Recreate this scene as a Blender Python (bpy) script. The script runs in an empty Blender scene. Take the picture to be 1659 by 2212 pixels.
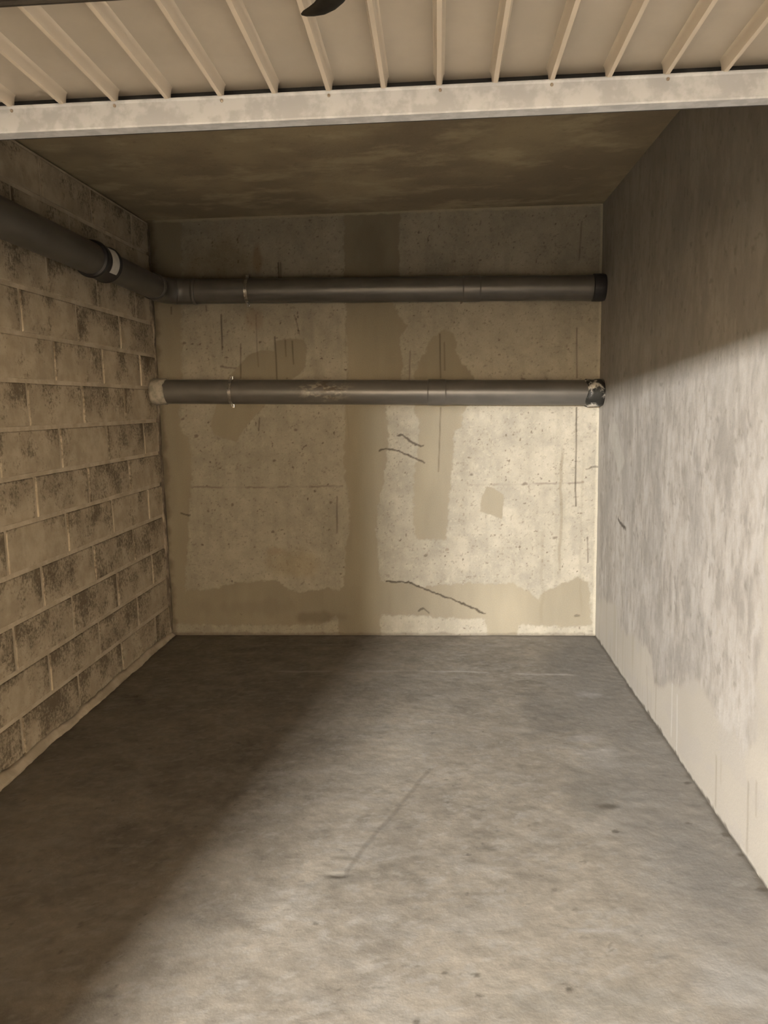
import bpy, bmesh, math, random
import numpy as np
from mathutils import Matrix, Vector

scene = bpy.context.scene
COL = scene.collection
random.seed(7)

# ------------------------------------------------------------------ camera
CAM = Vector((1.799, -4.904, 1.5))
YAW, PITCH, ROLL = 0.0718, 0.1376, -0.0194
cy_, sy_, cp_, sp_, cr_, sr_ = (math.cos(YAW), math.sin(YAW), math.cos(PITCH),
                                math.sin(PITCH), math.cos(ROLL), math.sin(ROLL))
fwd = Vector((-sy_ * cp_, cy_ * cp_, -sp_))
rgt = Vector((cy_, sy_, 0.0))
upv = rgt.cross(fwd)
r2 = cr_ * rgt + sr_ * upv
u2 = -sr_ * rgt + cr_ * upv
cam_data = bpy.data.cameras.new('camera')
cam_data.sensor_fit = 'VERTICAL'
cam_data.sensor_height = 24.0
cam_data.lens = 24.0 * 1661.0 / 2212.0
cam_data.clip_start = 0.02
cam = bpy.data.objects.new('camera', cam_data)
COL.objects.link(cam)
M = Matrix.Identity(4)
for i in range(3):
    M[i][0], M[i][1], M[i][2], M[i][3] = r2[i], u2[i], -fwd[i], CAM[i]
cam.matrix_world = M
scene.camera = cam

# ------------------------------------------------------------------ world, exposure
scene.view_settings.view_transform = 'Standard'
scene.view_settings.look = 'None'
scene.view_settings.gamma = 1.0
scene.view_settings.use_curve_mapping = False
scene.view_settings.exposure = 1.95
scene.cycles.use_denoising = True
scene.cycles.max_bounces = 5
scene.cycles.diffuse_bounces = 4
scene.cycles.glossy_bounces = 3
scene.cycles.transmission_bounces = 0
scene.cycles.use_adaptive_sampling = True
scene.cycles.adaptive_threshold = 0.04
world = bpy.data.worlds.new('World')
scene.world = world
world.use_nodes = True
bg = world.node_tree.nodes['Background']
bg.inputs[0].default_value = (1.0, 0.75, 0.48, 1)
bg.inputs[1].default_value = 15.0

LAMP_POS = (-0.40, -10.0, 2.17)     # luminaire in the lane outside the garage
LAMP_SIZE = (0.62, 0.12, 0.11)
LAMP_STRENGTH = 3700.0
LAMP_COLOR = (1.0, 0.975, 0.94, 1)

# ------------------------------------------------------------------ dimensions (metres)
W, H = 2.80, 2.675          # back wall is the plane y = 0, left wall x = 0, floor z = 0
FRONT = -5.5                # inner face of the front wall

# ------------------------------------------------------------------ helpers
def tag(o, label=None, cat=None, group=None, kind=None):
    if label: o['label'] = label
    if cat: o['category'] = cat
    if group: o['group'] = group
    if kind: o['kind'] = kind
    return o

def obj(name, bm_or_me, mat, parent=None, smooth=False):
    if isinstance(bm_or_me, bmesh.types.BMesh):
        me = bpy.data.meshes.new(name)
        bmesh.ops.recalc_face_normals(bm_or_me, faces=bm_or_me.faces)
        bm_or_me.to_mesh(me)
        bm_or_me.free()
    else:
        me = bm_or_me
    if mat is not None and len(me.materials) == 0:
        me.materials.append(mat)
    if smooth:
        for p in me.polygons:
            p.use_smooth = True
    o = bpy.data.objects.new(name, me)
    COL.objects.link(o)
    if parent is not None:
        o.parent = parent
        o.matrix_parent_inverse = parent_world(parent).inverted()
    return o

def parent_world(p):
    m = p.matrix_basis.copy()
    if p.parent is not None:
        m = parent_world(p.parent) @ p.matrix_parent_inverse @ m
    return m

def empty(name, loc):
    o = bpy.data.objects.new(name, None)
    o.empty_display_size = 0.1
    o.location = loc
    COL.objects.link(o)
    return o

def add_box(bm, x0, x1, y0, y1, z0, z1, bevel=0.0):
    vs = [bm.verts.new((x, y, z)) for x in (x0, x1) for y in (y0, y1) for z in (z0, z1)]
    fs = [(0, 1, 3, 2), (4, 6, 7, 5), (0, 4, 5, 1), (2, 3, 7, 6), (0, 2, 6, 4), (1, 5, 7, 3)]
    faces = [bm.faces.new([vs[i] for i in f]) for f in fs]
    if bevel > 0:
        es = list({e for f in faces for e in f.edges})
        bmesh.ops.bevel(bm, geom=es, offset=bevel, segments=2, affect='EDGES', profile=0.6)

def box_bm(*a, **k):
    bm = bmesh.new()
    add_box(bm, *a, **k)
    return bm

def add_tube(bm, pts, radii, seg=32, caps=True, squash=1.0, up=None):
    """Sweep a circle along pts; radii one per point."""
    pts = [Vector(p) for p in pts]
    rings = []
    ref = None
    for i, p in enumerate(pts):
        t = (pts[min(i + 1, len(pts) - 1)] - pts[max(i - 1, 0)])
        if t.length < 1e-9:
            t = pts[-1] - pts[0]
        t.normalize()
        if ref is None:
            a = Vector(up) if up else (Vector((0, 0, 1)) if abs(t.z) < 0.9 else Vector((1, 0, 0)))
        else:
            a = ref
        n = (a - t * a.dot(t)).normalized()
        ref = n
        b = t.cross(n)
        r = radii[i]
        rings.append([bm.verts.new(p + n * (r * squash * math.cos(2 * math.pi * k / seg))
                                   + b * (r * math.sin(2 * math.pi * k / seg))) for k in range(seg)])
    for a, b in zip(rings, rings[1:]):
        for k in range(seg):
            bm.faces.new((a[k], a[(k + 1) % seg], b[(k + 1) % seg], b[k]))
    if caps:
        bm.faces.new(rings[0][::-1])
        bm.faces.new(rings[-1])

def tube_bm(pts, radii, **k):
    bm = bmesh.new()
    add_tube(bm, pts, radii, **k)
    return bm

def auto_smooth(o, angle=0.33):
    me = o.data
    bm = bmesh.new()
    bm.from_mesh(me)
    for f in bm.faces:
        f.smooth = True
    for e in bm.edges:
        if len(e.link_faces) == 2 and e.calc_face_angle(0) > angle:
            e.smooth = False
    bm.to_mesh(me)
    bm.free()
    return o

# ---- numpy noise
_rng = np.random.RandomState(11)
_TAB = _rng.rand(8, 256, 256)

def vnoise(x, y, s=0):
    t = _TAB[s % 8]
    ox, oy = 17.3 * s, 31.7 * s
    x = x + ox
    y = y + oy
    xi = np.floor(x).astype(int)
    yi = np.floor(y).astype(int)
    fx = x - xi
    fy = y - yi
    fx = fx * fx * (3 - 2 * fx)
    fy = fy * fy * (3 - 2 * fy)
    a = t[xi & 255, yi & 255]
    b = t[(xi + 1) & 255, yi & 255]
    c = t[xi & 255, (yi + 1) & 255]
    d = t[(xi + 1) & 255, (yi + 1) & 255]
    return (a * (1 - fx) + b * fx) * (1 - fy) + (c * (1 - fx) + d * fx) * fy

def fbm(x, y, octv=4, s=0, rough=0.5):
    out = 0
    amp = 1.0
    tot = 0
    for i in range(octv):
        out = out + amp * vnoise(x * 2 ** i, y * 2 ** i, s + i)
        tot += amp
        amp *= rough
    return out / tot

def sstep(a, b, v):
    t = np.clip((v - a) / (b - a), 0, 1)
    return t * t * (3 - 2 * t)

def seg_dist(x, y, pts):
    """distance to a polyline"""
    d = np.full(x.shape, 1e9)
    for (ax, ay), (bx, by) in zip(pts, pts[1:]):
        dx, dy = bx - ax, by - ay
        L = dx * dx + dy * dy + 1e-12
        t = np.clip(((x - ax) * dx + (y - ay) * dy) / L, 0, 1)
        d = np.minimum(d, np.hypot(x - ax - t * dx, y - ay - t * dy))
    return d

def poly_sd(x, y, pts):
    """signed distance, positive inside the polygon"""
    ins = np.zeros(x.shape, bool)
    n = len(pts)
    for i in range(n):
        (ax, ay), (bx, by) = pts[i], pts[(i + 1) % n]
        if ay == by:
            continue
        c = ((ay > y) != (by > y)) & (x < (bx - ax) * (y - ay) / (by - ay) + ax)
        ins ^= c
    d = seg_dist(x, y, list(pts) + [pts[0]])
    return np.where(ins, d, -d)

def mixc(c, k, col):
    return c * (1 - k[..., None]) + np.array(col) * k[..., None]

def grid_mesh(name, us, vs, place, colour, flip=False):
    """dense sheet: place(U,V) -> xyz arrays, colour -> rgb array stored as the pigment of the surface"""
    U, V = np.meshgrid(us, vs, indexing='ij')
    xyz = np.stack(place(U, V), -1).reshape(-1, 3).astype(np.float32)
    nu, nv = len(us), len(vs)
    idx = np.arange(nu * nv).reshape(nu, nv)
    q = np.stack([idx[:-1, :-1], idx[1:, :-1], idx[1:, 1:], idx[:-1, 1:]], -1).reshape(-1, 4)
    if flip:
        q = q[:, ::-1]
    me = bpy.data.meshes.new(name)
    me.vertices.add(len(xyz))
    me.vertices.foreach_set('co', xyz.ravel())
    me.loops.add(q.size)
    me.loops.foreach_set('vertex_index', q.ravel().astype(np.int32))
    me.polygons.add(len(q))
    me.polygons.foreach_set('loop_start', np.arange(0, q.size, 4, dtype=np.int32))
    me.update(calc_edges=True)
    me.polygons.foreach_set('use_smooth', np.ones(len(q), bool))
    at = me.color_attributes.new('pigment', 'FLOAT_COLOR', 'POINT')
    c = np.clip(colour(U, V), 0.01, 0.95).reshape(-1, 3)
    at.data.foreach_set('color', np.concatenate([c, np.ones((len(c), 1))], 1).astype(np.float32).ravel())
    return me

# ---- materials
def nmat(name, color=(.5, .5, .5), rough=0.8, metal=0.0, spec=0.5):
    m = bpy.data.materials.new(name)
    m.use_nodes = True
    nt = m.node_tree
    b = nt.nodes['Principled BSDF']
    b.inputs['Base Color'].default_value = (*color, 1)
    b.inputs['Roughness'].default_value = rough
    b.inputs['Metallic'].default_value = metal
    b.inputs['Specular IOR Level'].default_value = spec
    return m, nt, b

def N(nt, kind, **inp):
    n = nt.nodes.new(kind)
    for k, v in inp.items():
        if k in ('operation', 'blend_type', 'data_type', 'noise_dimensions', 'attribute_name', 'feature', 'clamp'):
            setattr(n, k, v)
    return n

def noise_node(nt, scale, detail=5, rough=0.6, vec=None):
    n = nt.nodes.new('ShaderNodeTexNoise')
    n.inputs['Scale'].default_value = scale
    n.inputs['Detail'].default_value = detail
    n.inputs['Roughness'].default_value = rough
    if vec is not None:
        nt.links.new(vec, n.inputs['Vector'])
    return n.outputs['Fac']

def math_node(nt, op, a, b=None, clamp=False):
    n = nt.nodes.new('ShaderNodeMath')
    n.operation = op
    n.use_clamp = clamp
    for i, v in enumerate((a, b)):
        if v is None:
            continue
        if isinstance(v, (int, float)):
            n.inputs[i].default_value = v
        else:
            nt.links.new(v, n.inputs[i])
    return n.outputs[0]

def ramp(nt, fac, lo, hi):
    n = nt.nodes.new('ShaderNodeMapRange')
    n.interpolation_type = 'SMOOTHSTEP'
    nt.links.new(fac, n.inputs['Value'])
    n.inputs['From Min'].default_value = lo
    n.inputs['From Max'].default_value = hi
    return n.outputs['Result']

def mix(nt, fac, a, b, blend='MIX'):
    n = nt.nodes.new('ShaderNodeMix')
    n.data_type = 'RGBA'
    n.blend_type = blend
    for sock, v in ((n.inputs[0], fac), (n.inputs[6], a), (n.inputs[7], b)):
        if isinstance(v, (int, float)):
            sock.default_value = v
        elif isinstance(v, tuple):
            sock.default_value = (*v, 1)
        else:
            nt.links.new(v, sock)
    return n.outputs[2]

def coords(nt, which='Object'):
    return nt.nodes.new('ShaderNodeTexCoord').outputs[which]

def mapping(nt, vec, scale=(1, 1, 1)):
    n = nt.nodes.new('ShaderNodeMapping')
    n.inputs['Scale'].default_value = scale
    nt.links.new(vec, n.inputs['Vector'])
    return n.outputs[0]

def bump(nt, b, height, strength=0.3, dist=0.01):
    n = nt.nodes.new('ShaderNodeBump')
    n.inputs['Strength'].default_value = strength
    n.inputs['Distance'].default_value = dist
    nt.links.new(height, n.inputs['Height'])
    nt.links.new(n.outputs[0], b.inputs['Normal'])

def pigment_mat(name, rough, grain, bumpk, scale=160, spec=0.3, tone=1.0):
    m, nt, b = nmat(name, rough=rough, spec=spec)
    a = nt.nodes.new('ShaderNodeAttribute')
    a.attribute_name = 'pigment'
    v = coords(nt)
    n = noise_node(nt, scale, 4, 0.7, v)
    k = nt.nodes.new('ShaderNodeMapRange')
    nt.links.new(n, k.inputs['Value'])
    k.inputs['From Min'].default_value = 0.25
    k.inputs['From Max'].default_value = 0.75
    k.inputs['To Min'].default_value = tone * (1 - grain)
    k.inputs['To Max'].default_value = tone * (1 + grain)
    c = nt.nodes.new('ShaderNodeVectorMath')
    c.operation = 'SCALE'
    nt.links.new(a.outputs['Color'], c.inputs[0])
    nt.links.new(k.outputs[0], c.inputs['Scale'])
    nt.links.new(c.outputs[0], b.inputs['Base Color'])
    n2 = noise_node(nt, scale * 0.45, 6, 0.65, v)
    bump(nt, b, n2, bumpk, 0.004)
    return m

def two_tone(name, c1, c2, scale, lo=0.4, hi=0.6, rough=0.8, metal=0.0, bumpk=0.2, bscale=120, stretch=(1, 1, 1), spec=0.4, bdist=0.004):
    m, nt, b = nmat(name, rough=rough, metal=metal, spec=spec)
    v = mapping(nt, coords(nt), stretch)
    n = noise_node(nt, scale, 6, 0.62, v)
    nt.links.new(mix(nt, ramp(nt, n, lo, hi), c1, c2), b.inputs['Base Color'])
    if bumpk:
        bump(nt, b, noise_node(nt, bscale, 5, 0.6, v), bumpk, bdist)
    return m

MAT = {}
MAT['back'] = pigment_mat('cream_limewashed_concrete', 0.9, 0.10, 0.35, tone=.375)
MAT['right'] = pigment_mat('grey_streaked_concrete', 0.8, 0.06, 0.2, tone=.47)
MAT['floor'] = pigment_mat('worn_concrete_floor', 0.72, 0.07, 0.25, scale=140, tone=.385)
MAT['mortar'] = two_tone('mortar', (.30, .255, .19), (.39, .335, .26), 7, .38, .62, 0.92, bumpk=.5, bscale=45, bdist=.006)
MAT['pvc'] = two_tone('grey_pvc', (.058, .054, .048), (.07, .065, .058), 5, rough=0.38, bumpk=0.0, spec=0.5)
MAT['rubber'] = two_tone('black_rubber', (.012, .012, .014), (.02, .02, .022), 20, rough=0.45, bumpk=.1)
MAT['label'] = two_tone('white_label', (.42, .41, .39), (.48, .47, .45), 30, rough=0.6, bumpk=0)
MAT['steel'] = two_tone('zinc_steel', (.38, .37, .355), (.50, .49, .47), 60, rough=0.25, metal=0.9, bumpk=0)
MAT['galv'] = two_tone('galvanised_rail', (.35, .365, .395), (.445, .465, .50), 28, .42, .60, rough=0.5, metal=0.0, bumpk=.08, bscale=60)
MAT['paint'] = two_tone('cream_door_paint', (.315, .285, .245), (.35, .315, .27), 3, rough=0.5, bumpk=.05, bscale=40)
MAT['rib_paint'] = two_tone('pale_rib_paint', (.43, .385, .325), (.47, .42, .355), 3, rough=0.45, bumpk=.05, bscale=40)  # ribs a lighter tone than the skin between them
MAT['black'] = two_tone('black_plastic', (.008, .007, .0055), (.013, .0115, .009), 40, rough=0.6, bumpk=.1, spec=.15)
MAT['darksteel'] = two_tone('dark_steel_rod', (.016, .013, .01), (.028, .022, .016), 30, rough=0.65, metal=.1, bumpk=.1)
MAT['plaster'] = two_tone('pale_mortar_collar', (.17, .155, .125), (.26, .235, .195), 22, rough=0.9, bumpk=.6, bscale=60)
MAT['concrete'] = two_tone('plain_concrete', (.30, .27, .22), (.38, .34, .28), 4, rough=0.9, bumpk=.3, bscale=50)
MAT['lane'] = two_tone('dark_lane_concrete', (.07, .062, .05), (.10, .09, .075), 3, rough=0.9, bumpk=.2, bscale=40)
MAT['lane_floor'] = two_tone('lane_concrete', (.215, .18, .13), (.275, .23, .165), 3, rough=0.9, bumpk=.2, bscale=40)
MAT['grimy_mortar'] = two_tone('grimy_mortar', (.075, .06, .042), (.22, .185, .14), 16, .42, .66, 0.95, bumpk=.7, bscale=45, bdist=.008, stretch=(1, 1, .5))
MAT['rivet'] = two_tone('rusty_rivet', (.22, .18, .14), (.32, .27, .22), 80, rough=0.7, bumpk=0)

# ceiling: brownish concrete with yellowish blotches
m, nt, b = nmat('stained_ceiling_concrete', rough=0.92, spec=.2)
v = coords(nt)
c = mix(nt, ramp(nt, noise_node(nt, 1.6, 5, .55, v), .40, .66), (.21, .172, .118), (.305, .255, .17))
c = mix(nt, math_node(nt, 'MULTIPLY', ramp(nt, noise_node(nt, 3.1, 6, .6, mapping(nt, v, (1, 1.6, 1))), .50, .68), .6), c, (.41, .355, .24))
c = mix(nt, math_node(nt, 'MULTIPLY', ramp(nt, noise_node(nt, 22, 5, .6, v), .56, .75), .35), c, (.14, .11, .075))
nt.links.new(c, b.inputs['Base Color'])
bump(nt, b, noise_node(nt, 40, 6, .6, v), .35, .005)
MAT['ceiling'] = m

# concrete blocks: pale smeared faces with dark open pits, darker at the top edge
m, nt, b = nmat('pitted_concrete_block', rough=0.95, spec=.2)
v = coords(nt)
oi = nt.nodes.new('ShaderNodeObjectInfo')
add = nt.nodes.new('ShaderNodeVectorMath')
add.operation = 'ADD'
cmb = nt.nodes.new('ShaderNodeCombineXYZ')
for i, k in enumerate((37.0, 91.0, 53.0)):
    nt.links.new(math_node(nt, 'MULTIPLY', oi.outputs['Random'], k), cmb.inputs[i])
nt.links.new(v, add.inputs[0])
nt.links.new(cmb.outputs[0], add.inputs[1])
vv = add.outputs[0]
sep = nt.nodes.new('ShaderNodeSeparateXYZ')
nt.links.new(v, sep.inputs[0])
zz = math_node(nt, 'MULTIPLY', sep.outputs[2], 1.0 / 0.095)      # -1 bottom .. 1 top of a block
yy = math_node(nt, 'ABSOLUTE', math_node(nt, 'MULTIPLY', sep.outputs[1], 1.0 / 0.255))
edge = math_node(nt, 'POWER', yy, 9.0)
n = noise_node(nt, 5.5, 4, .55, vv)
nf = noise_node(nt, 62, 5, .72, vv)
s = math_node(nt, 'ADD', n, math_node(nt, 'MULTIPLY', math_node(nt, 'SUBTRACT', nf, .5), .95))
s = math_node(nt, 'ADD', s, math_node(nt, 'MULTIPLY', zz, .075))
s = math_node(nt, 'ADD', s, math_node(nt, 'MULTIPLY', edge, .10))
s = math_node(nt, 'ADD', s, math_node(nt, 'MULTIPLY', math_node(nt, 'SUBTRACT', oi.outputs['Random'], .5), .10))
s = math_node(nt, 'ADD', s, math_node(nt, 'MULTIPLY', math_node(nt, 'SUBTRACT', oi.outputs['Alpha'], .5), .22))
d = ramp(nt, s, .47, .78)
base = mix(nt, ramp(nt, noise_node(nt, 9, 4, .6, vv), .35, .65), (.27, .228, .168), (.36, .31, .235))
cc = mix(nt, math_node(nt, 'MULTIPLY', d, .85), base, (.085, .066, .042))
nt.links.new(cc, b.inputs['Base Color'])
hgt = math_node(nt, 'SUBTRACT', math_node(nt, 'MULTIPLY', noise_node(nt, 30, 6, .65, vv), .5), math_node(nt, 'MULTIPLY', d, .5))
bump(nt, b, hgt, .55, .007)
MAT['block'] = m

# ================================================================== THE ROOM SHELL
# ---------------------------------------------------------------- back wall
PA = [[1.242,2.72],[1.228,2.291],[1.23,1.925],[1.237,1.753],[1.226,1.638],[1.216,1.493],[1.195,1.258],[1.198,1.02],[1.224,0.87],[1.21,0.688],[1.185,0.535],[1.167,0.343],[1.158,-0.028],[1.407,-0.027],[1.409,0.364],[1.406,0.534],[1.391,0.686],[1.403,0.838],[1.446,1.017],[1.47,1.18],[1.487,1.313],[1.469,1.488],[1.569,1.631],[1.582,1.717],[1.573,1.902],[1.609,2.0],[1.525,2.128],[1.576,2.28],[1.571,2.501],[1.591,2.72]]
PB = [[-0.02,0.302],[0.113,0.305],[0.333,0.314],[0.363,0.339],[0.617,0.37],[0.719,0.376],[0.773,0.322],[0.874,0.291],[1.063,0.318],[1.136,0.303],[1.171,0.349],[1.406,0.364],[1.593,0.354],[1.698,0.32],[1.801,0.341],[2.008,0.35],[2.287,0.34],[2.409,0.263],[2.439,0.235],[2.474,0.29],[2.556,0.327],[2.621,0.357],[2.684,0.39],[2.75,0.348],[2.769,0.223],[2.778,0.069],[2.663,0.06],[2.476,0.059],[2.318,0.068],[2.28,-0.041],[2.124,-0.041],[2.1,0.059],[2.088,0.112],[1.914,0.112],[1.629,0.13],[1.379,0.127],[1.364,-0.043],[1.139,-0.044],[1.122,0.124],[1.009,0.07],[0.878,0.058],[0.679,0.07],[0.35,0.07],[-0.033,0.079]]
PC = [[-0.024,2.735],[0.216,2.685],[0.185,2.137],[0.169,1.692],[0.128,1.514],[0.141,1.365],[0.198,1.274],[0.183,1.002],[0.159,0.788],[0.139,0.603],[0.106,0.296],[-0.068,0.296]]
PD = [[0.513,1.743],[0.606,1.834],[0.688,1.858],[0.768,1.859],[0.78,1.919],[0.869,1.931],[0.963,1.92],[0.978,1.842],[0.96,1.753],[0.923,1.702],[0.823,1.646],[0.673,1.494],[0.549,1.364],[0.5,1.284],[0.357,1.331],[0.336,1.403],[0.375,1.509],[0.424,1.655]]
PE = [[1.816,1.952],[1.848,1.96],[1.902,1.93],[1.927,1.887],[1.918,1.834],[1.947,1.754],[2.018,1.698],[2.044,1.592],[1.957,1.433],[1.947,1.36],[1.904,1.335],[1.894,1.206],[1.878,1.068],[1.871,0.929],[1.853,0.779],[1.845,0.637],[1.663,0.639],[1.637,0.697],[1.634,0.883],[1.645,1.071],[1.661,1.163],[1.68,1.265],[1.682,1.394],[1.648,1.459],[1.648,1.669],[1.702,1.805],[1.758,1.9]]
PF = [[2.104,0.977],[2.156,0.964],[2.209,0.925],[2.209,0.851],[2.201,0.767],[2.148,0.792],[2.062,0.813],[2.074,0.909]]
CRACKS = [[[1.454,0.361],[1.593,0.354],[1.725,0.301],[1.839,0.258],[1.95,0.208],[2.01,0.183],[2.085,0.146]],[[1.54,1.309],[1.566,1.314],[1.654,1.251],[1.704,1.242]],[[1.426,1.213],[1.467,1.225],[1.544,1.212],[1.653,1.16],[1.708,1.135]],[[2.66,1.465],[2.663,1.235],[2.661,0.973],[2.666,0.846]],[[1.816,1.933],[1.819,1.665]],[[1.817,1.481],[1.81,1.307],[1.799,1.078]],[[0.439,2.088],[0.435,1.872]],[[0.662,2.082],[0.661,1.858],[0.663,1.76]],[[0.777,1.942],[0.779,1.821],[0.779,1.679]],[[0.556,1.904],[0.546,1.693]],[[0.886,1.913],[0.89,1.772]],[[0.842,1.92],[0.844,1.82]],[[0.816,2.393],[0.818,2.292]],[[0.83,2.392],[0.829,2.292]],[[1.144,0.922],[1.137,0.685]],[[2.655,1.947],[2.66,1.647]],[[2.674,2.572],[2.663,2.351]],[[1.63,1.832],[1.622,1.661]],[[0.104,0.823],[0.135,0.813],[0.169,0.813]],[[1.657,0.162],[1.685,0.177],[1.697,0.174],[1.727,0.149]],[[2.742,0.646],[2.747,0.481]],[[2.723,1.08],[2.8,1.094]],[[0.119,2.145],[0.117,2.102]],[[0.344,2.147],[0.345,2.113]],[[0.909,2.067],[0.922,2.018],[0.932,1.961]],[[0.658,1.436],[0.649,1.356]],[[0.423,1.763],[0.513,1.755]],[[1.844,1.881],[1.845,1.711]]]
CRACK_K = [1, .9, .9, .8, .6, .5, .75, .4, .8, .6, .6, .5, .75, .7, .6, .55, .5, .45, .8, .8, .55, .6, .6, .6, .5, .6, .5, .5]
HLINES = [[[0.176,0.996],[0.637,0.988],[1.182,0.991]],[[1.984,0.987],[2.334,0.989],[2.71,0.996]]]
SPOTS = [[0.194,1.919],[2.343,0.991],[0.845,1.681],[2.333,1.643],[0.457,0.878],[0.291,0.836],[0.716,0.695],[0.155,1.439],[0.893,1.358],[0.24,1.327],[0.741,1.161],[1.103,0.886],[0.482,0.137],[2.007,1.055],[2.535,0.642],[1.713,0.532],[2.683,0.13],[0.454,1.654]]

_cache = {}
def back_masks(x, z):
    if 'b' in _cache:
        return _cache['b']
    wx = x + (fbm(x * 26, z * 26, 4, 1, .7) - .5) * .042
    wz = z + (fbm(x * 26, z * 26, 4, 4, .7) - .5) * .042
    smooth = np.zeros(x.shape)
    for p, soft in ((PA, .006), (PB, .007), (PC, .010), (PD, .005), (PE, .006), (PF, .004)):
        if p in (PD, PF):
            sd = poly_sd(x * .6 + wx * .4, z * .6 + wz * .4, p)
        else:
            sd = poly_sd(wx, wz, p)
        smooth = np.maximum(smooth, sstep(-soft, soft, sd))
    jx = x + (fbm(x * 45, z * 45, 2, 2) - .5) * .016
    jz = z + (fbm(x * 45, z * 45, 2, 3) - .5) * .016
    crack = np.zeros(x.shape)
    for p, k in zip(CRACKS, CRACK_K):
        vert = abs(p[0][0] - p[-1][0]) < .03
        d = seg_dist(x if vert else jx, z if vert else jz, p)
        wid = .0052 if vert else .0066
        crack = np.maximum(crack, k * (1 - sstep(wid * .45, wid * 1.25, d)))
    _cache['b'] = smooth, crack
    return _cache['b']

def back_place(x, z):
    smooth, crack = back_masks(x, z)
    rough = (fbm(x * 55, z * 55, 3, 5) - .5)
    d = (1 - smooth) * (.0022 + rough * .0022) + smooth * (fbm(x * 9, z * 6, 2, 6) - .5) * .0012 - crack * .002
    return x, -d, z

def back_col(x, z):
    smooth, crack = back_masks(x, z)
    light = np.array((.475, .430, .338))
    dark = np.array((.372, .324, .232))
    big = fbm(x * 2.2, z * 2.2, 4, 0)
    mid = fbm(x * 14, z * 14, 4, 2, .6)
    c = np.ones(x.shape + (3,)) * light
    c = c * (1 + (big - .5) * .35 + (mid - .5) * .42)[..., None]
    # grey worn streaks on the limewash
    st = sstep(.52, .72, fbm(x * 22, z * 2.6, 4, 3))
    c = mixc(c, st * .30, (.36, .325, .25))
    right = sstep(1.4, 2.0, x) * sstep(1.6, 1.3, z)
    gr = sstep(.50, .66, fbm(x * 9, z * 8, 5, 6, .65)) * right
    c = mixc(c, gr * .38, (.34, .31, .25))
    sp = sstep(.66, .80, fbm(x * 80, z * 80, 3, 1, .6))
    c = mixc(c, sp * .50, (.20, .165, .105))
    sp2 = sstep(.80, .86, fbm(x * 44, z * 44, 3, 7, .5))
    c = mixc(c, sp2 * .8, (.13, .10, .06))
    wc = sstep(.66, .78, fbm(x * 60, z * 60, 3, 5, .6))
    c = mixc(c, wc * .35, (.60, .55, .44))
    # smooth trowelled filler
    p = np.ones(x.shape + (3,)) * dark
    p = p * (1 + (fbm(x * 3, z * 1.6, 3, 4) - .5) * .40 + (fbm(x * 20, z * 4, 3, 6) - .5) * .14)[..., None]
    c = c * (1 - smooth[..., None]) + p * smooth[..., None]
    # formwork line
    jz = z + (fbm(x * 40, z * 40, 2, 3) - .5) * .01
    for h in HLINES:
        k = (1 - sstep(.002, .009, seg_dist(x, jz, h))) * (.25 + .75 * sstep(.35, .7, vnoise(x * 14, z * 3, 3))) * (1 - smooth)
        c = mixc(c, k * .55, (.17, .14, .10))
    # rust and water stains with their own outline
    for (sx, sz, rx, rz, k, col) in ((.684, 2.43, .035, .11, .45, (.30, .17, .07)), (.47, 2.42, .26, .20, .38, (.29, .21, .10)),
                                    (.66, 2.05, .07, .09, .28, (.33, .20, .10)), (.73, .57, .07, .035, .30, (.32, .20, .09)),
                                    (.84, .47, .22, .12, .35, (.36, .27, .13)), (1.0, 1.98, .05, .16, .3, (.27, .24, .19)), (1.03, 1.74, .045, .10, .35, (.22, .19, .14)),
                                    (1.0, .12, .22, .045, .5, (.18, .15, .10)), (1.40, 2.5, .12, .2, .3, (.20, .16, .10)),
                                    (.55, .19, .4, .07, .25, (.23, .19, .14))):
        r = np.hypot((x - sx) / rx, (z - sz) / rz) + (fbm(x * 14, z * 7, 3, 2) - .5) * 1.1
        c = mixc(c, k * sstep(1.15, .35, r), col)
    # dark vertical streak and grime
    for (gx, z0, z1, gw, k) in ((2.572, .35, 1.25, .014, .45), (2.46, .02, .75, .016, .22), (2.70, .1, 1.2, .01, .2), (1.23, 1.2, 2.1, .008, .2)):
        kk = (1 - sstep(gw * .3, gw, np.abs(x - gx + (fbm(z * 9, x * 3, 2, 1) - .5) * .03))) * sstep(z0, z0 + .15, z) * sstep(z1, z1 - .1, z)
        c = mixc(c, kk * k, (.25, .21, .13))
    for sx, sz in SPOTS:
        r = np.hypot((x - sx) * (.7 if sx > 2.3 and sz < 1 else 1), (z - sz) * 1.3) + (fbm(x * 60, z * 60, 2, 3) - .5) * .02
        c = mixc(c, .62 * sstep(.015, .006, r), (.11, .085, .055))
    # pale ridge of plaster along the ceiling and in the right-hand corner
    e = sstep(H - .018, H - .010, z + (fbm(x * 25, z * 4, 3, 5) - .5) * .014)
    c = mixc(c, e * .7, (.62, .55, .40))
    e = sstep(W - .02, W - .010, x + (fbm(z * 25, x * 4, 3, 5) - .5) * .012)
    c = mixc(c, e * .6, (.68, .62, .48))
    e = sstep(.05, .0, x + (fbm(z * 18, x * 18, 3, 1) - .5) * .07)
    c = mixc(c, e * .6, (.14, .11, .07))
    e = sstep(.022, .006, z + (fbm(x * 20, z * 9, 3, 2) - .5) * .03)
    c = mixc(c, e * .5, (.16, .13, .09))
    c = mixc(c, crack * .9, (.07, .052, .03))
    return c

me = grid_mesh('wall_back', np.linspace(-.03, W + .03, 567), np.linspace(-.03, H + .02, 546), back_place, back_col)
wall_back = obj('wall_back', me, MAT['back'])
tag(wall_back, 'cream limewashed concrete end wall with ochre filler patches and cracks', 'wall', kind='structure')

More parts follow.
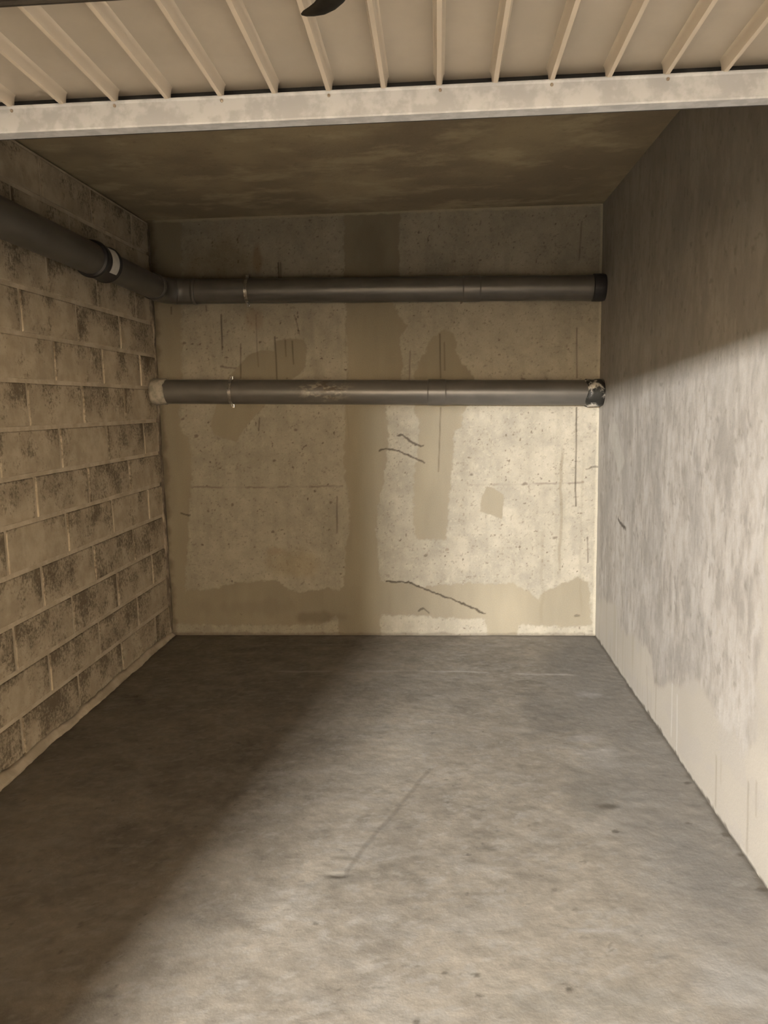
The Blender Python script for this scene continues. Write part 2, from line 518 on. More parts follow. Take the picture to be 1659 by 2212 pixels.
# ---------------------------------------------------------------- right wall
RSM = [[.05, -.05],[.05,.24],[-0.3,.30],[-0.554,0.353],[-0.656,0.234],[-1.069,0.314],[-1.308,0.304],[-1.353,0.172],[-1.552,0.257],[-1.693,0.31],[-1.803,0.325],[-1.907,0.422],[-2.059,0.392],[-2.184,0.345],[-2.345,0.348],[-2.436,0.322],[-2.475,0.407],[-2.491,0.645],[-2.493,0.871],[-2.514,1.094],[-2.56,1.5],[-5.6,1.6],[-5.6,-.05]]
RLENS = [[-0.374,1.372],[-0.501,1.372],[-0.578,1.263],[-0.692,1.182],[-0.644,1.14],[-0.561,1.095],[-0.45,1.191],[-0.323,1.277]]
RMARK = [[-0.564,0.843],[-0.642,0.829],[-0.728,0.819]]
RSCR = [([[-1.631,0.281],[-1.642,0.05]], 1), ([[-1.705,0.257],[-1.725,0.014]], 1), ([[-2.176,0.209],[-2.189,0.006]], -1), ([[-2.221,0.222],[-2.226,0.136]], -.5), ([[-2.462,0.258],[-2.476,0.006]], -1), ([[-2.525,0.29],[-2.53,0.183]], -.7), ([[-1.227,0.218],[-1.264,0.022]], -.6), ([[-0.566,0.356],[-0.596,0.039]], .5), ([[-1.387,0.297],[-1.394,0.007]], -.8)]

def right_masks(y, z):
    if 'r' in _cache:
        return _cache['r']
    wy = y + (fbm(y * 16, z * 10, 3, 1) - .5) * .10
    wz = z + (fbm(y * 16, z * 10, 3, 4) - .5) * .06
    sm = sstep(-.02, .02, poly_sd(wy, wz, RSM))
    wv = (fbm(y * 7, z * 4, 3, 6) - .5) * 1.2
    mot = .55 * fbm(y * 11 + wv, z * 4.2, 6, 2, .68) + .45 * fbm(y * 30 + wv, z * 13, 4, 5, .66)
    _cache['r'] = sm, mot
    return _cache['r']

def right_place(y, z):
    sm, mot = right_masks(y, z)
    d = (mot - .5) * .004 * (1 - sm) + (fbm(y * 2, z * 1.5, 2, 3) - .5) * .004
    return W - d, y, z

def right_col(y, z):
    sm, mot = right_masks(y, z)
    c = np.ones(y.shape + (3,)) * np.array((.515, .475, .420))
    c = c * (1 + (fbm(y * 1.4, z * 1.4, 3, 0) - .5) * .28)[..., None]
    up = sstep(1.35, 1.7, z)
    c = mixc(c, sstep(.48, .64, mot) * (.70 - .25 * up), (.365, .335, .292))
    c = mixc(c, sstep(.51, .38, mot) * (.65 - .35 * up), (.650, .612, .555))
    blot = sstep(.50, .66, fbm(y * 4.2, z * 2.4, 6, 5, .66))
    c = mixc(c, blot * .45, (.40, .375, .34))
    dr = sstep(.58, .72, fbm(y * 26, z * 5.5, 5, 7, .64))
    c = mixc(c, dr * .45 * (1 - .5 * up), (.33, .30, .255))
    c = mixc(c, sstep(.72, .78, fbm(y * 40, z * 28, 3, 3)) * .5, (.27, .24, .20))
    s = np.ones(y.shape + (3,)) * np.array((.575, .530, .455))
    s = s * (1 + (fbm(y * 3, z * 5, 3, 2) - .5) * .16)[..., None]
    lil = sstep(.56, .64, fbm(y * 5, z * 9, 4, 1))
    s = mixc(s, lil * .4, (.53, .495, .45))
    drip = sstep(.58, .72, fbm(y * 40, z * 1.6, 3, 6)) * sstep(-1.55, -1.2, y)
    s = mixc(s, drip * .40, (.40, .37, .28))
    c = c * (1 - sm[..., None]) + s * sm[..., None]
    jy = y + (fbm(y * 30, z * 12, 2, 2) - .5) * .006
    for p, k in RSCR:
        kk = 1 - sstep(.003, .011, seg_dist(jy, z, p))
        c = mixc(c, kk * .6 * abs(k), (.78, .74, .68) if k > 0 else (.36, .325, .26))
    c = mixc(c, sstep(-.006, .006, poly_sd(jy, z, RLENS)) * .5, (.66, .63, .55))
    jz = z + (fbm(y * 60, z * 60, 2, 2) - .5) * .014
    c = mixc(c, .9 * (1 - sstep(.006, .013, seg_dist(y, jz, RMARK))), (.07, .055, .04))
    # trowelled strip next to the back wall
    k = sstep(-.085, -.070, y)
    c = mixc(c, k * .55, (.57, .53, .46))
    # pale strip with a dark line under it, along the floor joint
    k = sstep(.020, .004, z + (fbm(y * 16, z * 6, 3, 4) - .5) * .05)
    c = mixc(c, k * .7, (.62, .58, .50))
    k = sstep(.010, .002, z + (fbm(y * 24, z * 6, 3, 6) - .5) * .03)
    c = mixc(c, k * .8, (.10, .08, .06))
    return c

ys = np.concatenate([np.linspace(FRONT, -3.0, 80, endpoint=False), np.linspace(-3.0, .03, 405)])
me = grid_mesh('wall_right', ys, np.linspace(-.03, H + .02, 341), right_place, right_col)
wall_right = obj('wall_right', me, MAT['right'])
tag(wall_right, 'smooth grey concrete side wall with vertical streaks and pale plaster foot', 'wall', kind='structure')

# ---------------------------------------------------------------- floor
FCRACK = [[1.758,-1.867],[1.636,-2.196],[1.55,-2.417],[1.507,-2.548],[1.491,-2.605]]
FL1 = [[0.652,-0.712],[1.559,-0.691],[1.927,-0.693],[2.235,-0.726],[2.565,-0.736]]
FL2 = [[0.228,-0.234],[1.358,-0.204],[1.768,-0.201],[2.287,-0.224]]
FSPOT = [[2.135,-2.337],[2.767,-1.963],[2.785,-2.333],[2.684,-2.265],[2.79,-2.453],[2.782,-2.639],[1.885,-2.488],[2.124,-3.079],[1.888,-3.037],[1.733,-3.203],[1.425,-2.858],[1.896,-3.113],[1.802,-3.036],[2.41,-2.327]]

def floor_h(x, y):
    h = (fbm(x * 1.3, y * 1.3, 3, 0) - .5) * .004 + (fbm(x * 26, y * 26, 3, 3) - .5) * .0022
    r = np.hypot((x - .165) / .05, (y + 1.10) / .035) + (fbm(x * 40, y * 40, 2, 1) - .5) * .8
    h = h - .012 * sstep(1.0, .4, r) + .006 * sstep(1.2, .0, np.hypot((x - .15) / .14, (y + 1.17) / .06))
    r = np.hypot((x - 1.462) / .05, (y + 2.615) / .022) + (fbm(x * 40, y * 40, 2, 1) - .5) * .6
    h = h - .0035 * sstep(1.0, .3, r)
    h = h - .0015 * (1 - sstep(.003, .010, seg_dist(x, y, FCRACK)))
    return h

def floor_place(x, y):
    return x, y, floor_h(x, y) - .002

def floor_col(x, y):
    c = np.ones(x.shape + (3,)) * np.array((.455, .398, .318))
    big = fbm(x * 1.5, y * 1.5, 5, 2, .6)
    mid = fbm(x * 7, y * 9, 5, 5, .62)
    c = c * (1 + (big - .5) * .60 + (mid - .5) * .72 + (fbm(x * 40, y * 52, 3, 0, .6) - .5) * .40)[..., None]
    # pale scuffs drawn out across the floor
    sc = sstep(.52, .68, fbm(x * 5, y * 12, 6, 1, .66))
    c = mixc(c, sc * .42, (.560, .515, .445))
    sc = sstep(.56, .70, fbm((x + y * .3) * 24, (y - x * .3) * 40, 5, 6, .66))
    c = mixc(c, sc * .55, (.60, .56, .49))
    dk = sstep(.58, .74, fbm(x * 20, y * 34, 4, 4, .6))
    c = mixc(c, dk * .22, (.265, .235, .19))
    dk = sstep(.80, .86, fbm(x * 34, y * 50, 3, 7, .5))
    c = mixc(c, dk * .5, (.16, .135, .10))
    # worn grey lane beside the right wall and dusty patches
    k = sstep(2.30, 2.62, x + (fbm(x * 2, y * 2, 3, 3) - .5) * .35)
    c = mixc(c, k * .55, (.335, .315, .285))
    for (sx, sy, rx, ry, kk, col) in ((2.45, -1.55, .10, .06, .5, (.58, .54, .49)), (2.47, -1.70, .12, .07, .5, (.60, .56, .50)), (2.47, -1.82, .10, .05, .4, (.58, .54, .48)),
                                      (2.56, -1.03, .08, .05, .45, (.60, .57, .53)), (2.25, -2.85, .09, .012, .6, (.62, .58, .52)), (2.31, -1.31, .20, .30, .4, (.29, .265, .23)),
                                      (2.36, -2.05, .10, .22, .35, (.30, .275, .23)), (2.414, -2.156, .055, .026, .75, (.19, .165, .13)), (2.63, -2.5, .10, .28, .35, (.30, .28, .25)),
                                      (2.56, -3.03, .12, .10, .4, (.56, .53, .48)), (1.468, -2.63, .09, .05, .35, (.33, .30, .25)), (1.85, -1.0, .35, .25, .2, (.34, .31, .26)),
                                      (2.1, -3.12, .3, .10, .3, (.36, .33, .27)), (1.75, -1.62, .3, .10, .25, (.53, .49, .42)), (1.5, -1.9, .25, .15, .25, (.52, .47, .39))):
        r = np.hypot((x - sx) / rx, (y - sy) / ry) + (fbm(x * 12, y * 16, 4, 2) - .5) * 1.3
        c = mixc(c, min(.95, kk * 1.4) * sstep(1.2, .3, r), col)
    jx = x + (fbm(x * 12, y * 12, 3, 2) - .5) * .02
    jy = y + (fbm(x * 12, y * 12, 3, 5) - .5) * .02
    br = sstep(.30, .55, fbm(x * 6, y * 2, 3, 1))
    c = mixc(c, .8 * br * (1 - sstep(.006, .017, seg_dist(x, jy, FL1))), (.68, .64, .57))
    c = mixc(c, .60 * br * (1 - sstep(.004, .014, seg_dist(x, jy, FL2))), (.60, .56, .50))
    c = mixc(c, .42 * (1 - sstep(.004, .015, seg_dist(jx, jy, FCRACK))), (.22, .19, .15))
    for k in range(26):                       # fine random scratches
        rs = np.random.RandomState(100 + k)
        px, py, a, L = rs.uniform(.2, 2.7), rs.uniform(-3.4, -.2), rs.uniform(-.6, .6) + (1.4 if k % 3 == 0 else 0), rs.uniform(.05, .28)
        seg = [[px, py], [px + L * math.cos(a), py + L * math.sin(a)]]
        c = mixc(c, rs.uniform(.15, .4) * (1 - sstep(.002, .009, seg_dist(jx, jy, seg))), (.62, .58, .52) if k % 2 else (.26, .23, .19))
    for i, (sx, sy) in enumerate(FSPOT):
        rr = .020 if i in (1, 2, 4, 5) else .012
        r = np.hypot(x - sx, (y - sy) * 1.3) + (fbm(x * 50, y * 50, 2, 3) - .5) * .02
        c = mixc(c, .75 * sstep(rr, rr * .4, r), (.13, .11, .08))
    # darker ragged edge along the walls
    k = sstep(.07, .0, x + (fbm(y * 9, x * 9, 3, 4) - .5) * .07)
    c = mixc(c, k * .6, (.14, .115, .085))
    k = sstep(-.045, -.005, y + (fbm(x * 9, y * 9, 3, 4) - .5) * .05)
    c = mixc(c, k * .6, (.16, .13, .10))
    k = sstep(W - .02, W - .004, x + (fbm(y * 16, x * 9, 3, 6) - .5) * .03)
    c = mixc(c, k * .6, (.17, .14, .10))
    return c

ys = np.concatenate([np.linspace(FRONT - .2, -3.6, 60, endpoint=False), np.linspace(-3.6, .03, 485)])
me = grid_mesh('floor', np.linspace(-.03, W + .03, 367), ys, floor_place, floor_col)
floor = obj('floor', me, MAT['floor'])
tag(floor, 'scuffed grey concrete garage floor with a dark scratch', 'floor', kind='structure')

# ---------------------------------------------------------------- ceiling, front wall, lane outside
ceiling = obj('ceiling', box_bm(-.25, W + .2, FRONT - .2, .2, H, H + .2), MAT['ceiling'])
tag(ceiling, 'dark brownish concrete slab ceiling with yellowish stains', 'ceiling', kind='structure')
bm = bmesh.new()
add_box(bm, -.25, .50, FRONT - .2, FRONT, 0, 1.885)
add_box(bm, 2.66, W + .2, FRONT - .2, FRONT, 0, 1.885)
add_box(bm, -.25, W + .2, FRONT - .2, FRONT, 1.885, H)
wall_front = obj('wall_front', bm, MAT['concrete'])
tag(wall_front, 'concrete front wall with lintel around the garage entrance', 'wall', kind='structure')
lane = obj('floor_lane', box_bm(-22, 25, -28, FRONT - .2, -.15, 0), MAT['lane_floor'])
tag(lane, 'concrete driving lane outside the garage entrance', 'floor', kind='structure')
lane_c = obj('ceiling_lane', box_bm(-22, 25, -28, FRONT - .2, H, H + .2), MAT['lane'])
tag(lane_c, 'concrete slab above the driving lane outside', 'ceiling', kind='structure')

# ---------------------------------------------------------------- left wall of hollow blocks
bm = box_bm(-.22, -.004, FRONT, .05, -.05, H - .016)
add_box(bm, -.22, -.035, FRONT, .05, H - .016, H)
wall_left = obj('wall_left', bm, MAT['mortar'])
tag(wall_left, 'rough concrete block wall with smeared mortar joints', 'wall', kind='structure')
BEDS = [0.0, .208, .403, .610, .815, 1.022, 1.223, 1.430, 1.637, 1.840, 2.040, 2.252, 2.466, H - .018]
block_mesh = {}
def block_mesh_for(L, hgt):
    key = (round(L, 3), round(hgt, 3))
    if key not in block_mesh:
        bm = bmesh.new()
        add_box(bm, -.05, .004, -L / 2, L / 2, -hgt / 2, hgt / 2)
        es = [e for e in bm.edges if all(v.co.x > 0 for v in e.verts)]
        bmesh.ops.bevel(bm, geom=es, offset=.005, segments=2, affect='EDGES', profile=.5)
        bmesh.ops.recalc_face_normals(bm, faces=bm.faces)
        me = bpy.data.meshes.new('block')
        bm.to_mesh(me)
        bm.free()
        me.materials.append(MAT['block'])
        block_mesh[key] = me
    return block_mesh[key]

MODULE, JOINT = .5285, .020
for r in range(len(BEDS) - 1):
    z0, z1 = BEDS[r] + JOINT / 2, BEDS[r + 1] - JOINT / 2
    if r == 0:
        z0 = .004
    start = -.281 if r % 2 == 0 else -.546
    if r >= 10:
        start = -.281 if r % 2 == 0 else -.546
    joints = [0.022 - JOINT] + [start - k * MODULE for k in range(12)]
    for a, b_ in zip(joints, joints[1:]):
        y1 = min(a - JOINT / 2, -.022)
        y0 = max(b_ + JOINT / 2, FRONT + .005)
        if y1 - y0 < .05:
            continue
        me = block_mesh_for(round(y1 - y0, 3), round(z1 - z0, 3))
        o = bpy.data.objects.new('block', me)
        COL.objects.link(o)
        o.parent = wall_left
        o.color = (1, 1, 1, max(.1, min(.95, .82 - .42 * (z0 / 2.4) + random.uniform(-.16, .16))))   # how open the pores are
        o.location = (random.uniform(-.0045, -.0005), (y0 + y1) / 2, (z0 + z1) / 2)
        o.rotation_euler = (random.uniform(-.004, .004), random.uniform(-.006, .006), random.uniform(-.003, .003))

# irregular mortar fillet at the foot of the block wall
ysn = np.linspace(FRONT + .01, -.005, 260)
hh = .040 + .05 * (fbm(ysn * 3, ysn * 0 + 2, 3, 1) - .5) + .02 * (fbm(ysn * 22, ysn * 0, 2, 3) - .5)
ww = .024 + .03 * (fbm(ysn * 4, ysn * 0 + 7, 3, 2) - .5) + .012 * (fbm(ysn * 26, ysn * 0, 2, 5) - .5)
bm = bmesh.new()
rows = []
for y, h_, w_ in zip(ysn, hh, ww):
    rows.append([bm.verts.new(p) for p in ((-.003, y, h_), (.006 + w_ * .25, y, h_ * .62), (.006 + w_ * .7, y, h_ * .25), (.006 + w_, y, -.004), (-.003, y, -.004))])
for a, b_ in zip(rows, rows[1:]):
    for k in range(5):
        bm.faces.new((a[k], a[(k + 1) % 5], b_[(k + 1) % 5], b_[k]))
bm.faces.new(rows[0]); bm.faces.new(rows[-1][::-1])
obj('mortar_fillet', bm, MAT['mortar'], wall_left, smooth=True)
# lumpy mortar filling the corner with the back wall
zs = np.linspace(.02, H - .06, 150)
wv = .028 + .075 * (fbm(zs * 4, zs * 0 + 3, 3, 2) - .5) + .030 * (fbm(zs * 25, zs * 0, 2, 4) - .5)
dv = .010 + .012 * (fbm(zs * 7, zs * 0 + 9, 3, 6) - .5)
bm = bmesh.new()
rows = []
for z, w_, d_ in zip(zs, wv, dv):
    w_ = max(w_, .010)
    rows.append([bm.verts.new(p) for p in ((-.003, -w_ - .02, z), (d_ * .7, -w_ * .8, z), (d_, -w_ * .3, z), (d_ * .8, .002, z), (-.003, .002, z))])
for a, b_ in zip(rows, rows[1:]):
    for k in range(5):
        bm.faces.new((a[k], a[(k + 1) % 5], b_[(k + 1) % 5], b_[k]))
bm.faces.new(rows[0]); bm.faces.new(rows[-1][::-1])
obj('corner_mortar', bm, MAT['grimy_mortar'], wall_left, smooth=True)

# ================================================================== PIPES
# stained PVC for the long lower run: a grey-brown scab with pale trickles around it
m, nt, b = nmat('stained_grey_pvc', rough=0.38, spec=.5)
v = coords(nt)
c = mix(nt, ramp(nt, noise_node(nt, 5, 4, .6, v), .4, .6), (.058, .054, .048), (.071, .066, .059))
vm = nt.nodes.new('ShaderNodeVectorMath')
vm.operation = 'DISTANCE'
mp = nt.nodes.new('ShaderNodeMapping')
mp.inputs['Scale'].default_value = (.55, 1, 1)
nt.links.new(v, mp.inputs['Vector'])
nt.links.new(mp.outputs[0], vm.inputs[0])
vm.inputs[1].default_value = (1.10 * .55, -.185, 1.61)
near = ramp(nt, vm.outputs['Value'], .125, .03)
n1 = noise_node(nt, 26, 5, .65, mapping(nt, v, (.6, 1, 1.2)))
c = mix(nt, math_node(nt, 'MULTIPLY', near, math_node(nt, 'MULTIPLY', ramp(nt, n1, .48, .60), .6)), c, (.26, .235, .19))
n2 = noise_node(nt, 17, 4, .6, mapping(nt, v, (.6, 1, 1.3)))
c = mix(nt, math_node(nt, 'MULTIPLY', near, math_node(nt, 'MULTIPLY', ramp(nt, n2, .54, .62), .9)), c, (.045, .032, .02))
nt.links.new(c, b.inputs['Base Color'])
MAT['pvc_stained'] = m

PR = .0735
PY = -.098          # pipe axis in front of the back wall
def lerp(a, b_, t):
    return tuple(a[i] + (b_[i] - a[i]) * t for i in range(3))

def clamp_ring(parent, c, axis, r):
    """zinc pipe clamp: band, two ears with screws, wall rod"""
    ax = Vector(axis).normalized()
    c = Vector(c)
    cl = obj('pipe_clamp', tube_bm([c - ax * .011, c - ax * .010, c + ax * .010, c + ax * .011], [r - .002, r + .0028, r + .0028, r - .002], seg=40), MAT['steel'], parent)
    auto_smooth(cl)
    for s in (1, -1):
        e = c + Vector((0, 0, s * (r + .011)))
        ear = obj('clamp_ear', box_bm(e.x - .010, e.x + .010, e.y - .004, e.y + .004, e.z - .012, e.z + .012, bevel=.0015), MAT['steel'], cl)
        hd = e + Vector((0, -.004, s * .001))
        obj('clamp_screw', tube_bm([hd + Vector((0, .02, 0)), hd, hd + Vector((0, -.004, 0)), hd + Vector((0, -.008, 0))], [.0035, .0035, .0075, .0055], seg=12), MAT['steel'], cl)
    obj('wall_rod', tube_bm([(c.x, c.y + r, c.z), (c.x, .004, c.z)], [.006, .006], seg=12), MAT['steel'], cl)
    return cl

# ---- upper pipe: along the left wall, round the corner, along the back wall
UP_L, UP_R = (.26, PY, 2.222), (W - .004, PY, 2.172)
up = empty('drain_pipe', (1.5, PY, 2.10))
tag(up, 'upper grey drain pipe bending round the corner onto the block wall', 'pipe')
def upz(x):
    t = (x - UP_L[0]) / (UP_R[0] - UP_L[0])
    return UP_L[2] + (UP_R[2] - UP_L[2]) * t
auto_smooth(obj('pipe_run', tube_bm([(.32, PY, upz(.32)), (2.0, PY, upz(2.0))], [PR, PR], seg=48), MAT['pvc'], up))
auto_smooth(obj('pipe_run', tube_bm([(1.98, PY, upz(1.98)), (2.74, PY, upz(2.74))], [PR - .001, PR - .001], seg=48), MAT['pvc'], up))
s_ = obj('pipe_socket', tube_bm([(1.955, PY, upz(1.955)), (1.962, PY, upz(1.962)), (2.055, PY, upz(2.055)), (2.064, PY, upz(2.064))], [PR, PR + .0035, PR + .0035, PR], seg=48), MAT['pvc'], up)
auto_smooth(s_)
arc = [(.12, -.28, 2.2265), (.12, PY - .14, 2.2258)]
for k in range(1, 12):
    a = math.pi / 2 * k / 12
    arc.append((.26 - .14 * math.cos(a), PY - .14 + .14 * math.sin(a), 2.2258 - .0038 * k / 12))
arc += [(.26, PY, 2.222), (.31, PY, upz(.31))]
el = auto_smooth(obj('elbow', tube_bm(arc, [PR + .003] * len(arc), seg=48), MAT['pvc'], up))
for (p0, p1) in (((.295, PY, upz(.295)), (.318, PY, upz(.318))), ((.12, -.315, 2.227), (.12, -.292, 2.2265))):
    pm = [p0, lerp(p0, p1, .3), lerp(p0, p1, .7), p1]
    auto_smooth(obj('elbow_lip', tube_bm(pm, [PR + .002, PR + .0065, PR + .0065, PR + .002], seg=48), MAT['pvc'], el))
# faint ring on the mould line where the bend begins to turn
a = math.radians(62)
cc_ = Vector((.26 - .14 * math.cos(a), PY - .14 + .14 * math.sin(a), 2.2232)); tt = Vector((math.sin(a), math.cos(a), 0))
auto_smooth(obj('elbow_lip', tube_bm([cc_ - tt * .004, cc_ - tt * .003, cc_ + tt * .003, cc_ + tt * .004], [PR + .002, PR + .0055, PR + .0055, PR + .002], seg=48), MAT['pvc'], el))
auto_smooth(obj('pipe_run', tube_bm([(.12, -1.06, 2.2365), (.12, -.28, 2.2262)], [PR - .002, PR - .002], seg=48), MAT['pvc'], up))
auto_smooth(obj('pipe_run', tube_bm([(.12, FRONT + .01, 2.298), (.12, -1.05, 2.2365)], [PR + .004, PR + .003], seg=48), MAT['pvc'], up))
sl = auto_smooth(obj('rubber_sleeve', tube_bm([(.12, -1.145, 2.2377), (.12, -1.14, 2.2377), (.12, -1.125, 2.2375), (.12, -1.10, 2.237), (.12, -.985, 2.2357), (.12, -.965, 2.2355), (.12, -.955, 2.2354)],
                      [PR + .003, PR + .014, PR + .018, PR + .013, PR + .013, PR + .017, PR - .002], seg=48), MAT['rubber'], up))
tag(sl, 'black rubber sleeve with a white label')
# label: a curved patch on the room side of the sleeve
bm = bmesh.new()
rows = []
for i in range(15):
    a = math.radians(-42 + 84 * i / 14)
    rr = PR + .0146
    rows.append([bm.verts.new((.12 + rr2 * math.cos(a), yy_, 2.2365 + rr2 * math.sin(a))) for yy_ in (-1.075, -.995) for rr2 in (rr, rr - .002)])
for a_, b_ in zip(rows, rows[1:]):
    bm.faces.new((a_[0], a_[2], b_[2], b_[0])); bm.faces.new((a_[1], b_[1], b_[3], a_[3]))
    bm.faces.new((a_[0], b_[0], b_[1], a_[1])); bm.faces.new((a_[2], a_[3], b_[3], b_[2]))
auto_smooth(obj('sleeve_label', bm, MAT['label'], sl))
auto_smooth(obj('wall_sleeve', tube_bm([(2.725, PY, upz(2.725)), (2.73, PY, upz(2.73)), (2.785, PY, upz(2.78)), (W - .001, PY, upz(2.79))], [PR, PR + .007, PR + .007, PR + .003], seg=40), MAT['rubber'], up))
clamp_ring(up, (.640, PY, upz(.640)), (1, 0, -.02), PR)

# ---- lower pipe: straight, from the block wall to the right wall
LO_L, LO_R = (.012, PY, 1.614), (W - .004, PY, 1.552)
def loz(x):
    return LO_L[2] + (LO_R[2] - LO_L[2]) * (x - LO_L[0]) / (LO_R[0] - LO_L[0])
lo = empty('drain_pipe', (1.4, PY, 1.49))
tag(lo, 'lower straight grey drain pipe with a brown scab, across the end wall', 'pipe')
auto_smooth(obj('pipe_run', tube_bm([(.05, PY, loz(.05)), (1.80, PY, loz(1.80))], [PR + .002] * 2, seg=48), MAT['pvc_stained'], lo))
auto_smooth(obj('pipe_run', tube_bm([(1.78, PY, loz(1.78)), (2.75, PY, loz(2.75))], [PR + .003] * 2, seg=48), MAT['pvc'], lo))
auto_smooth(obj('pipe_socket', tube_bm([(1.735, PY, loz(1.735)), (1.742, PY, loz(1.742)), (1.845, PY, loz(1.845)), (1.854, PY, loz(1.854))], [PR + .001, PR + .006, PR + .006, PR + .002], seg=48), MAT['pvc'], lo))
bm = tube_bm([(.001, PY, loz(0)), (.02, PY, loz(.02)), (.06, PY, loz(.06)), (.088, PY, loz(.09)), (.095, PY, loz(.09))], [PR + .004, PR + .012, PR + .009, PR + .007, PR + .001], seg=40)
for v_ in bm.verts:
    k = (vnoise(np.array([v_.co.x * 40 + v_.co.z * 30]), np.array([v_.co.y * 40 + v_.co.z * 11]), 2)[0] - .5)
    d_ = Vector((0, v_.co.y - PY, v_.co.z - loz(v_.co.x)))
    v_.co += d_ * (.10 * k) + Vector((k * .016 if v_.co.x > .05 else 0, 0, 0))
obj('mortar_collar', bm, MAT['plaster'], lo, smooth=True)
# torn foil-faced sleeve where the pipe enters the right wall
ms = two_tone('torn_foil_sleeve', (.02, .02, .018), (.50, .48, .43), 16, .50, .62, rough=0.4, metal=.3, bumpk=.6, bscale=40)
bm = tube_bm([(2.692, PY, loz(2.69)), (2.698, PY, loz(2.7)), (2.73, PY, loz(2.73)), (2.77, PY, loz(2.77)), (W - .001, PY, loz(2.79))], [PR + .003, PR + .011, PR + .008, PR + .010, PR + .004], seg=40)
for v_ in bm.verts:
    k = (vnoise(np.array([v_.co.x * 30 + v_.co.z * 25]), np.array([v_.co.y * 38 + v_.co.z * 9]), 5)[0] - .5)
    d_ = Vector((0, v_.co.y - PY, v_.co.z - loz(v_.co.x)))
    v_.co += d_ * (.10 * k) + Vector((k * .03 if v_.co.x < 2.72 else 0, 0, 0))
tag(obj('wall_sleeve', bm, ms, lo, smooth=True), 'torn black and silver foil sleeve')
clamp_ring(lo, (.512, PY, loz(.512)), (1, 0, -.02), PR + .002)

# ================================================================== TILTED-UP GARAGE DOOR
TILT = .03
RY, RZ = -3.404, 2.075                 # edge where the ribs meet the rail
def dz(y):
    return RZ - TILT * (y - RY)        # height of the rib soffit at depth y
door = empty('garage_door', (1.42, -4.4, 2.05))
tag(door, 'cream ribbed metal garage door swung up overhead with galvanised edge rail', 'door')
DX0, DX1, DY0, DY1 = .14, 2.66, -5.38, RY + .035
def slab(x0, x1, y0, y1, d0, d1):
    """prism following the tilt of the door; d measured up from the rib soffit"""
    bm = bmesh.new()
    vs = [bm.verts.new((x, y, dz(y) + d)) for x in (x0, x1) for y in (y0, y1) for d in (d0, d1)]
    for f in [(0, 1, 3, 2), (4, 6, 7, 5), (0, 4, 5, 1), (2, 3, 7, 6), (0, 2, 6, 4), (1, 5, 7, 3)]:
        bm.faces.new([vs[i] for i in f])
    return bm
obj('door_skin', slab(DX0, DX1, DY0, RY + .030, .022, .0245), MAT['paint'], door)
# pressed ribs: trapezoid with rounded flanks
PITCH_R = .1015
x = 1.198 - 10 * PITCH_R
prof = [(-.0105, .0222), (-.0085, .0200), (-.0068, .014), (-.0058, .004), (-.0038, 0.0), (.0038, 0.0), (.0058, .004), (.0068, .014), (.0085, .0200), (.0105, .0222)]
bmr = bmesh.new()
ra = [bmr.verts.new((px, DY0 + .01 - RY, pz - TILT * (DY0 + .01 - RY))) for px, pz in prof]
rb = [bmr.verts.new((px, .004, pz - TILT * .004)) for px, pz in prof]
n_ = len(prof)
for k in range(n_):
    bmr.faces.new((ra[k], rb[k], rb[(k + 1) % n_], ra[(k + 1) % n_]))
bmr.faces.new(ra[::-1]); bmr.faces.new(rb)
bmesh.ops.recalc_face_normals(bmr, faces=bmr.faces)
rib_me = bpy.data.meshes.new('rib')
bmr.to_mesh(rib_me)
bmr.free()
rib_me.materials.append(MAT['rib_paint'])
k = 0
rib_x = []
while x < DX1 - .03:
    if x > DX0 + .03:
        o = bpy.data.objects.new('rib', rib_me)
        COL.objects.link(o)
        o.parent = door
        o.matrix_parent_inverse = door.matrix_basis.inverted()
        o.location = (x, RY, RZ)
        rib_x.append(x)
        k += 1
    x += PITCH_R
auto_smooth(bpy.data.objects['rib'], .9)
# galvanised edge rail: a channel with a turned top lip
RH = .046
bm = bmesh.new()
pr = [(0, 0), (-.0025, .0015), (-.0025, -.0008), (0, -.004), (0, -RH + .003), (.0015, -RH), (.034, -RH), (.034, -RH + .002), (.0025, -RH + .002), (.0025, -.002), (.034, -.002), (.034, 0)]
ends = [[bm.verts.new((xx, RY + py, RZ + pz)) for py, pz in pr] for xx in (DX0, DX1)]
for k in range(len(pr)):
    a_, b_ = ends
    bm.faces.new((a_[k], a_[(k + 1) % len(pr)], b_[(k + 1) % len(pr)], b_[k]))
bm.faces.new(ends[0]); bm.faces.new(ends[1][::-1])
rail = obj('edge_rail', bm, MAT['galv'], door)
tag(rail, 'galvanised steel edge rail')
for i in range(2, len(rib_x), 2):
    xx = rib_x[i]
    if i % 4 == 0:
        xx += .002
    obj('rivet', tube_bm([(xx, RY + .001, RZ - .007), (xx, RY - .002, RZ - .007), (xx, RY - .0035, RZ - .007)], [.0032, .0028, .0016], seg=10), MAT['rivet'], rail)
obj('gap_shade_strip', box_bm(DX0, DX1, RY + .0345, RY + .038, RZ - RH, RZ + .04), MAT['rubber'], rail)  # black strip added to paint the shade in the gap above the rail
# side members and far edge of the frame, hung in the side tracks
for xa, xb in ((DX0 - .035, DX0), (DX1, DX1 + .035)):
    obj('side_rail', slab(xa, xb, DY0, DY1, -.03, .03), MAT['galv'], door)
obj('outer_rail', slab(DX0, DX1, DY0 - .03, DY0, -.03, .03), MAT['galv'], door)
for xa, xb in ((-.002, DX0 - .036), (DX1 + .036, W + .002)):
    obj('side_track', slab(xa, xb, FRONT + .005, -3.2, -.02, .02), MAT['galv'], door)
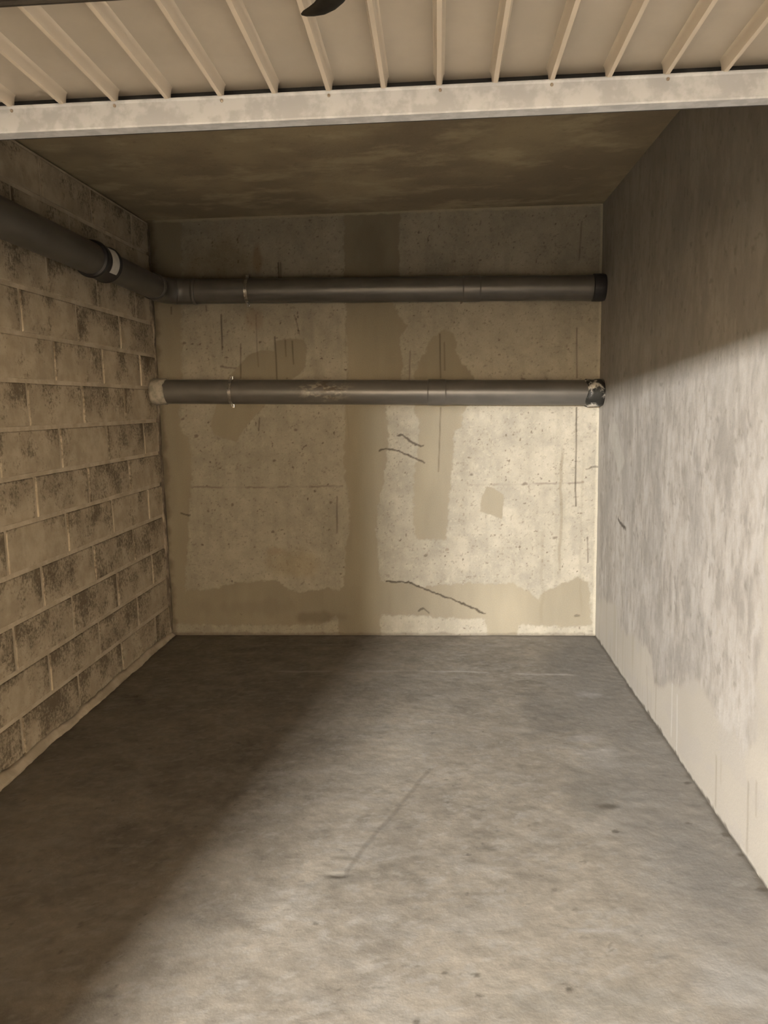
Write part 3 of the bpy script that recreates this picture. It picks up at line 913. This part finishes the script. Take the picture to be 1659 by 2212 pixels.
# locking rods and lever handle
RODY = -3.752
obj('lock_rod', tube_bm([(DX0 + .01, RODY, dz(RODY) - .006), (1.64, RODY - .006, dz(RODY) - .006)], [.005, .005], seg=12), MAT['darksteel'], door)
obj('lock_rod', tube_bm([(1.70, RODY - .09, dz(RODY) - .006), (DX1 - .01, RODY - .09, dz(RODY) - .006)], [.005, .005], seg=12), MAT['darksteel'], door)
hd = obj('handle_boss', tube_bm([(1.662, -3.842, dz(-3.84) + .012), (1.662, -3.842, 2.055), (1.662, -3.842, 2.045), (1.662, -3.842, 2.040)], [.032, .031, .029, .022], seg=28), MAT['black'], door)
auto_smooth(hd)
pts = [(1.6815, -3.862, 2.042), (1.6765, -3.838, 2.040), (1.672, -3.822, 2.039), (1.6655, -3.807, 2.038), (1.656, -3.794, 2.037), (1.644, -3.783, 2.036), (1.632, -3.776, 2.036), (1.622, -3.772, 2.036), (1.617, -3.770, 2.036)]
rad = [.019, .0185, .018, .017, .0152, .0122, .0088, .0055, .002]
hl = obj('handle_lever', tube_bm(pts, rad, seg=20, squash=.55, up=(0, 0, 1)), MAT['black'], door, smooth=True)
tag(hl, 'black curved lever handle')

# ================================================================== LAMP IN THE LANE
m = bpy.data.materials.new('lamp_diffuser')
m.use_nodes = True
nt = m.node_tree
e = nt.nodes.new('ShaderNodeEmission')
e.inputs[0].default_value = LAMP_COLOR
e.inputs[1].default_value = LAMP_STRENGTH
nt.links.new(e.outputs[0], nt.nodes['Material Output'].inputs[0])
lx, ly, lz = LAMP_POS
lamp = empty('ceiling_lamp', (lx, ly, H))
tag(lamp, 'wide bulkhead luminaire on the slab above the lane', 'lamp')
sx, sy, sz = LAMP_SIZE
obj('diffuser', box_bm(lx - sx / 2, lx + sx / 2, ly - sy / 2, ly + sy / 2, lz - sz / 2, lz + sz / 2, bevel=.015), m, lamp)
bm = bmesh.new()
add_box(bm, lx - sx / 2 - .02, lx + sx / 2 + .02, ly - sy / 2 - .02, ly + sy / 2 + .02, lz + sz / 2, lz + sz / 2 + .05, bevel=.006)
for s in (-1, 1):
    add_box(bm, lx + s * sx * .35 - .012, lx + s * sx * .35 + .012, ly - .012, ly + .012, lz + sz / 2 + .05, H)
obj('housing', bm, MAT['galv'], lamp)
